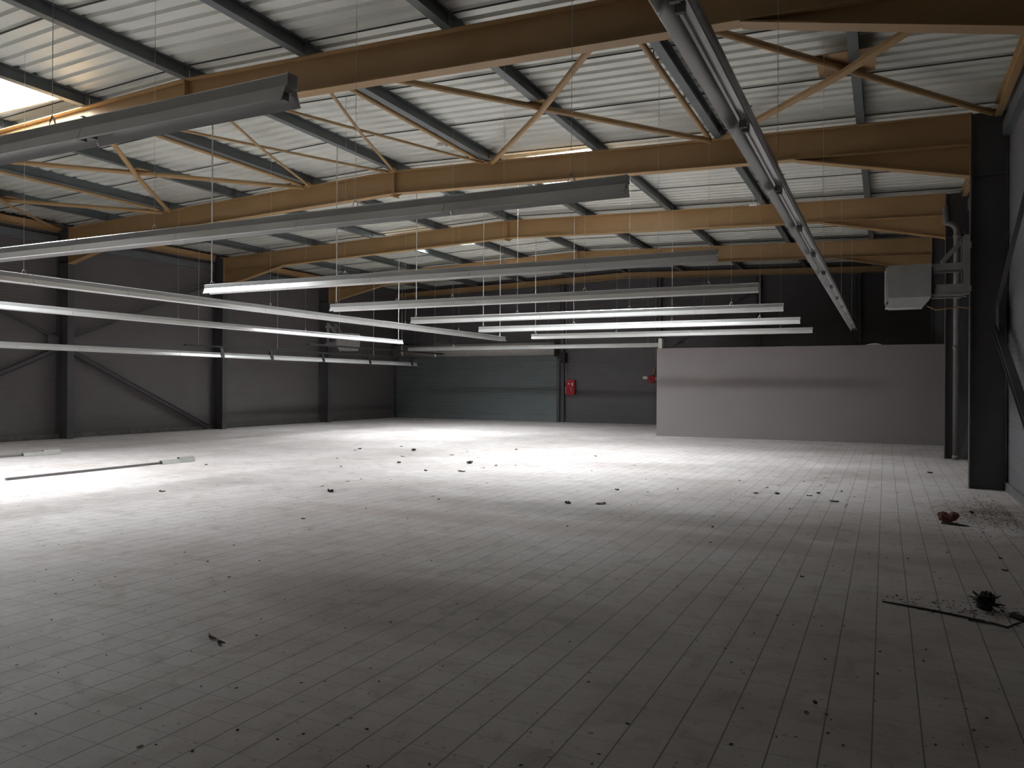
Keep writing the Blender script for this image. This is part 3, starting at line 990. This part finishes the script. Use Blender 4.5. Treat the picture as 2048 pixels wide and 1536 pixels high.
t = thing('open_trunking', 'bare black trunking without reflectors, hanging beside the far left heater', 'trunking', (-18.1, 26.0, 3.05))
child(MB().box(-18.13, -18.07, 21.2, 30.3, 2.94, 3.00), 'channel', M_DARKT, t)
for yy in (22.9, 27.0, 29.6):
    child(MB().tube([(-18.10, yy, 3.0), (-18.10, yy, deckz(-18.1) - 0.004)], 0.006, 6), 'hanger_wire', M_WIRE, t)
    child(MB().tube([(-18.10, yy + 0.02, 2.94), (-18.14, yy + 0.03, 2.84), (-18.09, yy + 0.04, 2.77), (-18.05, yy + 0.03, 2.84), (-18.09, yy + 0.02, 2.94)], 0.008, 6), 'hook', M_HOOK, t)

# small white fittings under the roof
for (x, y, lb) in ((-2.90, 19.45, 'small white box under the roof sheets, right of the ridge before the third rafter'),
                   (-7.62, 12.70, 'small pale oval fitting under the tan strut beside the ridge')):
    b = MB().tube([(x - 0.09, y, deckz(x) - 0.24), (x + 0.09, y, deckz(x) - 0.24)], [0.05, 0.05], 8)
    b.tube([(x, y, deckz(x) - 0.20), (x, y, deckz(x) - 0.003)], 0.012, 6)
    tag(b.build('emergency_light', M_LAMPDOT), lb, 'emergency light', 'white fittings under the roof')


# ------------------------------------------------------------------ fallen rails on the floor
def fallen(label, a, b_, piece):
    a, b_ = Vector(a), Vector(b_)
    r = thing('fallen_light_rail', label, 'light fixture', a, 0, 'light rails lying on the floor')
    child(MB().bar(a + Vector((0, 0, 0.022)), b_ + Vector((0, 0, 0.022)), 0.055, 0.04), 'trunking', M_PIPE, r)
    if piece:
        d = (b_ - a).normalized()
        s = Vector((-d.y, d.x, 0)) * 0.09
        m = MB()
        L = (b_ - a).length
        for (q0, q1, tilt) in ((L - 0.80, L - 0.36, 0.03), (L - 0.38, L - 0.02, 0.06)):
            p0, p1 = a + d * q0 - s, a + d * q1 - s
            m.prism([(-0.07, 0.006), (-0.03, 0.05 + tilt), (0.03, 0.05 + tilt), (0.07, 0.006), (0.066, 0.004), (0.028, 0.047 + tilt), (-0.028, 0.047 + tilt), (-0.066, 0.004)],
                    p0, p1, Vector((-d.y, d.x, 0)), (0, 0, 1))
        child(m, 'reflector', M_BRACK, r)
    return r


fallen('fallen light rail with broken reflector lying on the bright floor at left', (-12.83, 7.75, 0), (-12.83, 11.45, 0), True)
fallen('fallen light rail lying farther back near the left columns', (-16.86, 9.0, 0), (-16.66, 11.2, 0), True)

# ------------------------------------------------------------------ litter
random.seed(11)


def leaf_mesh(seed, curl, m):
    rnd = random.Random(seed)
    b = MB()
    n = 9
    rows = []
    for i in range(n):
        t = i / (n - 1)
        wd = 0.34 * math.sin(PI * min(1, t * 0.94 + 0.03)) ** 0.8 * (1 + rnd.uniform(-0.25, 0.25))
        x = t - 0.5
        z = 0.04 + curl * (2 * t - 1) ** 2 * 0.3 + rnd.uniform(0, 0.07)
        rows.append([(x, -wd, z + curl * 0.35 * rnd.uniform(0.6, 1.3)), (x + rnd.uniform(-0.02, 0.02), -wd * 0.4, z * 0.6), (x, 0, 0.03 + z * 0.3),
                     (x, wd * 0.4, z * 0.6), (x + rnd.uniform(-0.02, 0.02), wd, z + curl * 0.35 * rnd.uniform(0.4, 1.3))])
    vs = [p for r in rows for p in r]
    zmin = min(p[2] for p in vs)
    vs = [(x, y, z - zmin + 0.012) for x, y, z in vs]
    top = len(vs)
    vs2 = vs + [(x, y, z - 0.012) for x, y, z in vs]
    fs = []
    for i in range(n - 1):
        for j in range(4):
            q = i * 5 + j
            fs.append((q, q + 1, q + 6, q + 5))
            fs.append((top + q, top + q + 5, top + q + 6, top + q + 1))
    edge = [j for j in range(5)] + [i * 5 + 4 for i in range(1, n)] + [(n - 1) * 5 + j for j in (3, 2, 1, 0)] + [i * 5 for i in range(n - 2, 0, -1)]
    for k in range(len(edge)):
        e0, e1 = edge[k], edge[(k + 1) % len(edge)]
        fs.append((e0, top + e0, top + e1, e1))
    b.add(vs2, fs)
    b.tube([(-0.5, 0, 0.05), (-0.72, 0.05, 0.03)], 0.015, 5)
    return b.build('dry_leaf', m)


protos = [leaf_mesh(1, 0.55, M_LEAF), leaf_mesh(2, 0.9, M_LEAF2), leaf_mesh(3, 0.35, M_LEAF), leaf_mesh(4, 1.0, M_LEAF2)]
LEAVES = [q for q in [(-11.93,11.03,0.076),(-9.55,8.01,0.066),(-8.77,9.47,0.022),(-10.33,10.08,0.02),(-7.88,9.58,0.043),(-7.37,9.14,0.107),(-7.91,10.25,0.046),(-7.92,10.62,0.028),(-7.43,10.77,0.033),(-8.87,13.15,0.113),(-9.58,14.34,0.086),(-10.54,13.29,0.048),(-9.45,12.03,0.054),(-11.6,15.49,0.096),(-11.44,15.1,0.094),(-10.19,15.73,0.134),(-11.14,16.62,0.071),(-7.62,12.17,0.062),(-8.81,15.17,0.088),(-7.57,13.76,0.147),(-6.98,12.38,0.133),(-6.91,13.63,0.066),(-6.93,13.16,0.075),(-6.59,13.86,0.033),(-5.8,9.46,0.036),(-5.57,9.24,0.046),(-5.92,9.91,0.021),(-5.82,11.16,0.027),(-4.97,10.07,0.032),(-4.98,9.48,0.019),(-8.94,16.12,0.066),(-7.96,14.85,0.036),(-8.16,17.2,0.096),(-5.85,16.49,0.063),(-4.5,15.01,0.045),(-4.93,13.68,0.036),(-4.19,12.04,0.018),(-3.68,11.35,0.06),(-3.77,11.36,0.017),(-3.2,11.36,0.029),(-3.66,12.88,0.029),(-3.86,9.77,0.106),(-3.44,9.92,0.143),(-3.04,9.99,0.019),(-3.04,10.25,0.015),(-2.87,9.03,0.014),(-2.76,9.01,0.027),(-3.23,8.17,0.032),(-4.95,8.4,0.021),(-5.1,7.75,0.023),(-5.33,7.37,0.019),(-5.99,8.14,0.032),(-6.19,7.18,0.059),(-7.36,8.42,0.016),(-5.7,6.4,0.024),(-5.06,5.29,0.025),(-6.37,6.57,0.016),(-4.86,4.74,0.025),(-5.94,5.24,0.032),(-5.46,5.07,0.02),(-5.64,4.88,0.02),(-4.97,4.66,0.011),(-5.24,4.48,0.009),(-4.21,6.0,0.013),(-3.85,6.39,0.011),(-3.17,6.64,0.013),(-3.65,6.49,0.011),(-2.42,5.96,0.014),(-1.99,6.14,0.009),(-2.49,5.51,0.013),(-2.49,4.65,0.023),(-1.76,4.5,0.016),(-2.49,4.09,0.01),(-2.98,4.33,0.015),(-3.18,4.36,0.011),(-3.17,4.09,0.013),(-3.55,4.2,0.01),(-3.8,3.99,0.011),(-3.72,3.53,0.069),(-3.83,4.96,0.009),(-2.8,4.91,0.008),(-2.01,5.48,0.01),(-6.44,4.23,0.014),(-6.08,4.27,0.019),(-6.38,4.95,0.013),(-5.93,5.23,0.031),(-5.05,5.28,0.025),(-4.85,4.73,0.025),(-4.96,4.66,0.011),(-5.69,4.18,0.027),(-5.24,4.47,0.011),(-5.64,3.78,0.021),(-4.67,3.78,0.012),(-5.04,3.35,0.017),(-4.93,3.55,0.015),(-4.46,3.3,0.014),(-4.41,2.73,0.022),(-3.8,4.0,0.011),(-3.58,3.72,0.011),(-2.5,4.64,0.023),(-3.17,4.09,0.011),(-2.49,4.09,0.01),(-3.24,2.97,0.009),(-3.19,2.97,0.015),(-3.23,2.92,0.02),(-2.8,3.24,0.009),(-2.7,3.31,0.015),(-2.44,3.44,0.009),(-2.29,3.0,0.016),(-2.15,2.94,0.013),(-2.94,2.36,0.034),(-2.7,2.43,0.01),(-2.45,2.68,0.008),(-2.68,2.67,0.008),(-1.72,2.79,0.021),(-1.94,2.66,0.009),(-3.17,6.64,0.016),(-2.49,5.51,0.017),(-2.42,5.97,0.016),(-1.99,6.14,0.012),(-1.76,4.5,0.014),(-1.47,4.07,0.009),(-1.48,6.12,0.011),(-1.48,5.67,0.014),(-1.11,6.84,0.022),(-1.06,7.45,0.016),(-0.62,6.91,0.033),(-0.48,6.49,0.017),(-0.73,7.71,0.018),(-1.26,6.89,0.012),(-0.12,7.97,0.021),(0.02,8.02,0.023),(0.2,8.09,0.016),(0.11,7.1,0.018),(0.42,7.37,0.014),(0.39,7.6,0.029),(0.55,8.58,0.016),(0.65,8.15,0.015),(0.95,7.95,0.049),(0.87,7.89,0.019),(0.98,8.5,0.031),(1.04,7.74,0.019),(0.23,5.34,0.017),(0.21,5.13,0.02),(0.25,5.1,0.016),(-0.03,4.77,0.025),(-0.04,4.36,0.017),(-0.7,4.44,0.012),(-0.69,4.69,0.02),(-0.31,4.89,0.02),(-0.24,5.63,0.026),(-0.67,5.67,0.012),(-0.63,3.96,0.019),(-0.31,4.19,0.037),(-0.34,4.05,0.036),(-0.25,4.07,0.014),(-0.36,3.75,0.013),(-0.39,3.73,0.005),(-0.61,3.54,0.022),(-0.16,3.75,0.025),(0.21,3.94,0.022),(0.38,4.19,0.031),(0.45,4.37,0.011),(-1.09,3.54,0.021),(-1.11,3.19,0.012),(-1.29,3.07,0.012),(-1.37,2.95,0.012),(-1.46,3.25,0.008),(-0.23,3.85,0.01),(0.29,4.55,0.011),(0.8,6.16,0.022),(0.85,6.52,0.032),(0.09,6.62,0.034),(0.19,6.57,0.021),(0.26,6.66,0.017),(0.33,6.55,0.029),(0.4,6.62,0.021),(0.44,6.6,0.017),(0.53,6.65,0.021),(0.59,6.62,0.033),(0.76,6.51,0.032),(0.79,6.45,0.02),(0.87,6.46,0.027),(-0.11,6.44,0.021),(-0.05,6.48,0.017),(-3.37,9.9,0.1),(-3.67,11.34,0.061),(-3.77,11.36,0.023),(-3.17,11.32,0.052),(-3.64,12.84,0.038),(-4.5,14.93,0.039),(-2.87,11.87,0.031),(-4.35,16.36,0.027),(-3.54,13.75,0.022),(-2.18,11.41,0.022),(-1.99,11.82,0.03),(-1.73,11.98,0.081),(-1.43,12.04,0.074),(-0.99,12.09,0.065),(-0.89,12.41,0.052),(-0.63,11.64,0.097),(-0.59,12.79,0.045),(-0.92,14.57,0.043),(-0.93,13.47,0.032),(-1.53,13.05,0.032),(-1.66,12.7,0.031),(-2.21,13.48,0.042),(-1.22,13.82,0.042),(-0.48,11.85,0.028),(-0.46,11.4,0.027),(-0.39,12.28,0.029),(-0.47,11.21,0.026),(-0.81,10.95,0.026),(-1.11,10.66,0.032),(-1.31,11.26,0.021),(-1.95,11.12,0.028),(-0.33,10.29,0.024),(0.76,16.31,0.074),(0.63,11.24,0.025),(1.0,11.4,0.063),(-1.88,9.61,0.03),(-1.75,8.88,0.028),(-1.34,8.68,0.016),(-1.6,8.01,0.025),(-2.83,21.31,0.039),(0.18,13.03,0.022),(0.37,11.05,0.025)] if not (abs(q[0] + 3.7) < 0.12 and abs(q[1] - 3.54) < 0.12)]
used = set()


def leaf_label(x, y, s):
    for lim, a in ((3.3, 'at the very front'), (4.2, 'near the camera'), (5.5, 'in the foreground'), (7.0, 'beyond the foreground'), (9.0, 'before mid-hall'),
                   (12.0, 'at mid-hall'), (16.0, 'past mid-hall'), (99, 'on the far floor')):
        if y < lim:
            break
    for lim, c in ((-9.0, 'far left'), (-5.5, 'left'), (-3.0, 'left of centre'), (-1.2, 'right of centre'), (0.2, 'right'), (99, 'by the right wall')):
        if x < lim:
            break
    sz = 'tiny' if s < 0.025 else 'small' if s < 0.045 else 'large'
    return sz, '%s, %s' % (a, c)


LEAVES = [q for i, q in enumerate(LEAVES) if all(math.hypot(q[0] - r[0], q[1] - r[1]) > 0.085 for r in LEAVES[:i])]
GRP = {}
for i, (x, y, s) in enumerate(LEAVES):
    k = i % 4
    o = protos[k] if k not in used else protos[k].copy()
    if k in used:
        C.objects.link(o)
    used.add(k)
    o.location = (x, y, 0.0005)
    key = leaf_label(x, y, s)
    kind_ = key[0]
    s = max(s, 0.018) * (0.95 if y < 8 else 1.25)
    o.scale = (s, s * random.uniform(0.75, 1.1), s * random.uniform(0.25, 0.55))
    o.rotation_euler = (0, 0, random.uniform(0, 2 * PI))
    GRP.setdefault(key, []).append((math.atan2(x, y), o))
NTH = ['leftmost', 'second from left', 'third from left', 'fourth from left', 'fifth from left', 'sixth from left', 'seventh from left',
       'eighth from left', 'ninth from left', 'tenth from left', 'eleventh from left', 'twelfth from left']
for (sz, place), mem in GRP.items():
    mem.sort(key=lambda q: q[0])
    for n_, (_, o) in enumerate(mem):
        if len(mem) == 1:
            lb = '%s dry brown leaf %s' % (sz, place)
        elif n_ == len(mem) - 1:
            lb = 'rightmost of the %s dry leaves %s' % (sz, place)
        else:
            lb = '%s of the %s dry leaves %s' % (NTH[min(n_, 11)], sz, place)
        tag(o, lb, 'leaf', 'dry leaves ' + place)

# long curled strip of bark or foil near the camera
b = MB().tube([(-3.86, 3.60, 0.012), (-3.80, 3.55, 0.016), (-3.73, 3.54, 0.012), (-3.66, 3.49, 0.02), (-3.62, 3.50, 0.016)], [0.003, 0.008, 0.006, 0.011, 0.004], 7)
tag(b.build('bark_strip', M_LEAF), 'brown curled strip of bark on the near floor, left of centre', 'bark')
# crumpled red leaf clump
rnd = random.Random(5)
h = thing('crumpled_leaf_clump', 'crumpled reddish-brown wad on the floor before the right-hand column', 'wad', (0.68, 10.42, 0))


def lump(cx, cy, cz, r, sq, rnd, rough=0.25):
    vs, fs = [], []
    nu, nv = 10, 7
    for j in range(nv + 1):
        th = PI * j / nv
        for i in range(nu):
            ph = 2 * PI * i / nu
            rr = r * (1 + rnd.uniform(-rough, rough))
            vs.append((cx + rr * math.sin(th) * math.cos(ph), cy + rr * math.sin(th) * math.sin(ph), max(0.002, cz + rr * sq * math.cos(th))))
    for j in range(nv):
        for i in range(nu):
            fs.append((j * nu + i, j * nu + (i + 1) % nu, (j + 1) * nu + (i + 1) % nu, (j + 1) * nu + i))
    return vs, fs


b = MB()
for (dx, dy, z, r) in ((-0.06, 0, 0.075, 0.06), (0.05, 0.01, 0.085, 0.055), (0.0, -0.02, 0.05, 0.055), (0.08, 0.0, 0.10, 0.03), (-0.085, 0.0, 0.095, 0.03)):
    b.add(*lump(0.68 + dx, 10.42 + dy, z, r, 0.9, rnd))
child(b, 'wad', M_REDLEAF, h)
b = MB().tube([(0.60, 10.36, 0.012), (0.70, 10.32, 0.016), (0.80, 10.28, 0.01), (0.87, 10.26, 0.008)], [0.008, 0.02, 0.014, 0.005], 7)
child(b, 'stem', M_STICK, h)
# black ball with leaf litter, sticks
b = MB()
rnd = random.Random(9)
b.add(*lump(0.66, 6.47, 0.070, 0.068, 0.95, rnd, 0.30))
for q in range(14):
    a = rnd.uniform(0, 2 * PI)
    l = rnd.uniform(0.08, 0.13)
    b.tube([(0.66, 6.47, 0.06), (0.66 + l * math.cos(a), 6.47 + l * math.sin(a), rnd.uniform(0.01, 0.13))], [0.012, 0.003], 5)
tag(b.build('black_clump', M_BLACK, None), 'round black clump on the floor among the leaves, lower right', 'clump')
tag(MB().tube([(-0.01, 6.37, 0.008), (0.25, 6.30, 0.008), (0.62, 6.15, 0.008)], [0.006, 0.008, 0.007], 7).build('long_stick', M_STICK),
    'long straight dark stick on the floor, lower right', 'stick')
tag(MB().tube([(0.52, 6.13, 0.010), (0.66, 6.10, 0.012), (0.74, 6.05, 0.010), (0.79, 6.14, 0.014), (0.86, 6.22, 0.02)], [0.006, 0.009, 0.008, 0.006, 0.004], 7).build('twig', M_STICK),
    'short bent twig on the floor beside the end of the long stick', 'twig')
tag(MB().tube([(0.80, 6.36, 0.02), (0.86, 6.29, 0.018), (0.90, 6.24, 0.012)], [0.02, 0.022, 0.008], 7).build('twig', M_STICK),
    'stubby dark twig just right of the round black clump', 'twig')


# crumbs of leaf litter nobody could count
def crumbs(name, label, n, pick, size, seed, m):
    rnd = random.Random(seed)
    b = MB()
    for _ in range(n):
        x, y = pick(rnd)
        if x > WR - 0.06:
            continue
        a = rnd.uniform(0, PI)
        l, wd, hh = rnd.uniform(*size), rnd.uniform(0.25, 0.6), rnd.uniform(0.002, 0.007)
        l2 = l * wd
        ca, sa = math.cos(a), math.sin(a)
        q = [(-l, 0), (0, -l2), (l, 0), (0, l2)]
        vs = [(x + u * ca - v * sa, y + u * sa + v * ca, 0.0006) for u, v in q] + [(x, y, 0.0006 + hh)]
        b.add(vs, [(0, 1, 4), (1, 2, 4), (2, 3, 4), (3, 0, 4), (3, 2, 1, 0)])
    o = b.build(name, m)
    tag(o, label, 'litter')
    o['kind'] = 'stuff'
    return o


crumbs('leaf_litter', 'brown leaf crumbs heaped on the floor by the foot of the right-hand column', 900,
       lambda r: (1.45 - abs(r.gauss(0, 0.42)), r.gauss(11.35, 0.75)), (0.006, 0.022), 3, M_LEAF)
crumbs('leaf_litter', 'dark leaf crumbs strewn around the black clump at lower right', 260,
       lambda r: (r.gauss(0.75, 0.38), 6.42 + r.gauss(0, 0.10)), (0.004, 0.015), 4, M_LEAF2)
crumbs('leaf_litter', 'fine dark crumbs scattered thinly all over the tiled floor', 1800,
       lambda r: (r.uniform(-18, 1.6), r.uniform(2.2, 24.0)), (0.004, 0.014), 6, M_LEAF2)
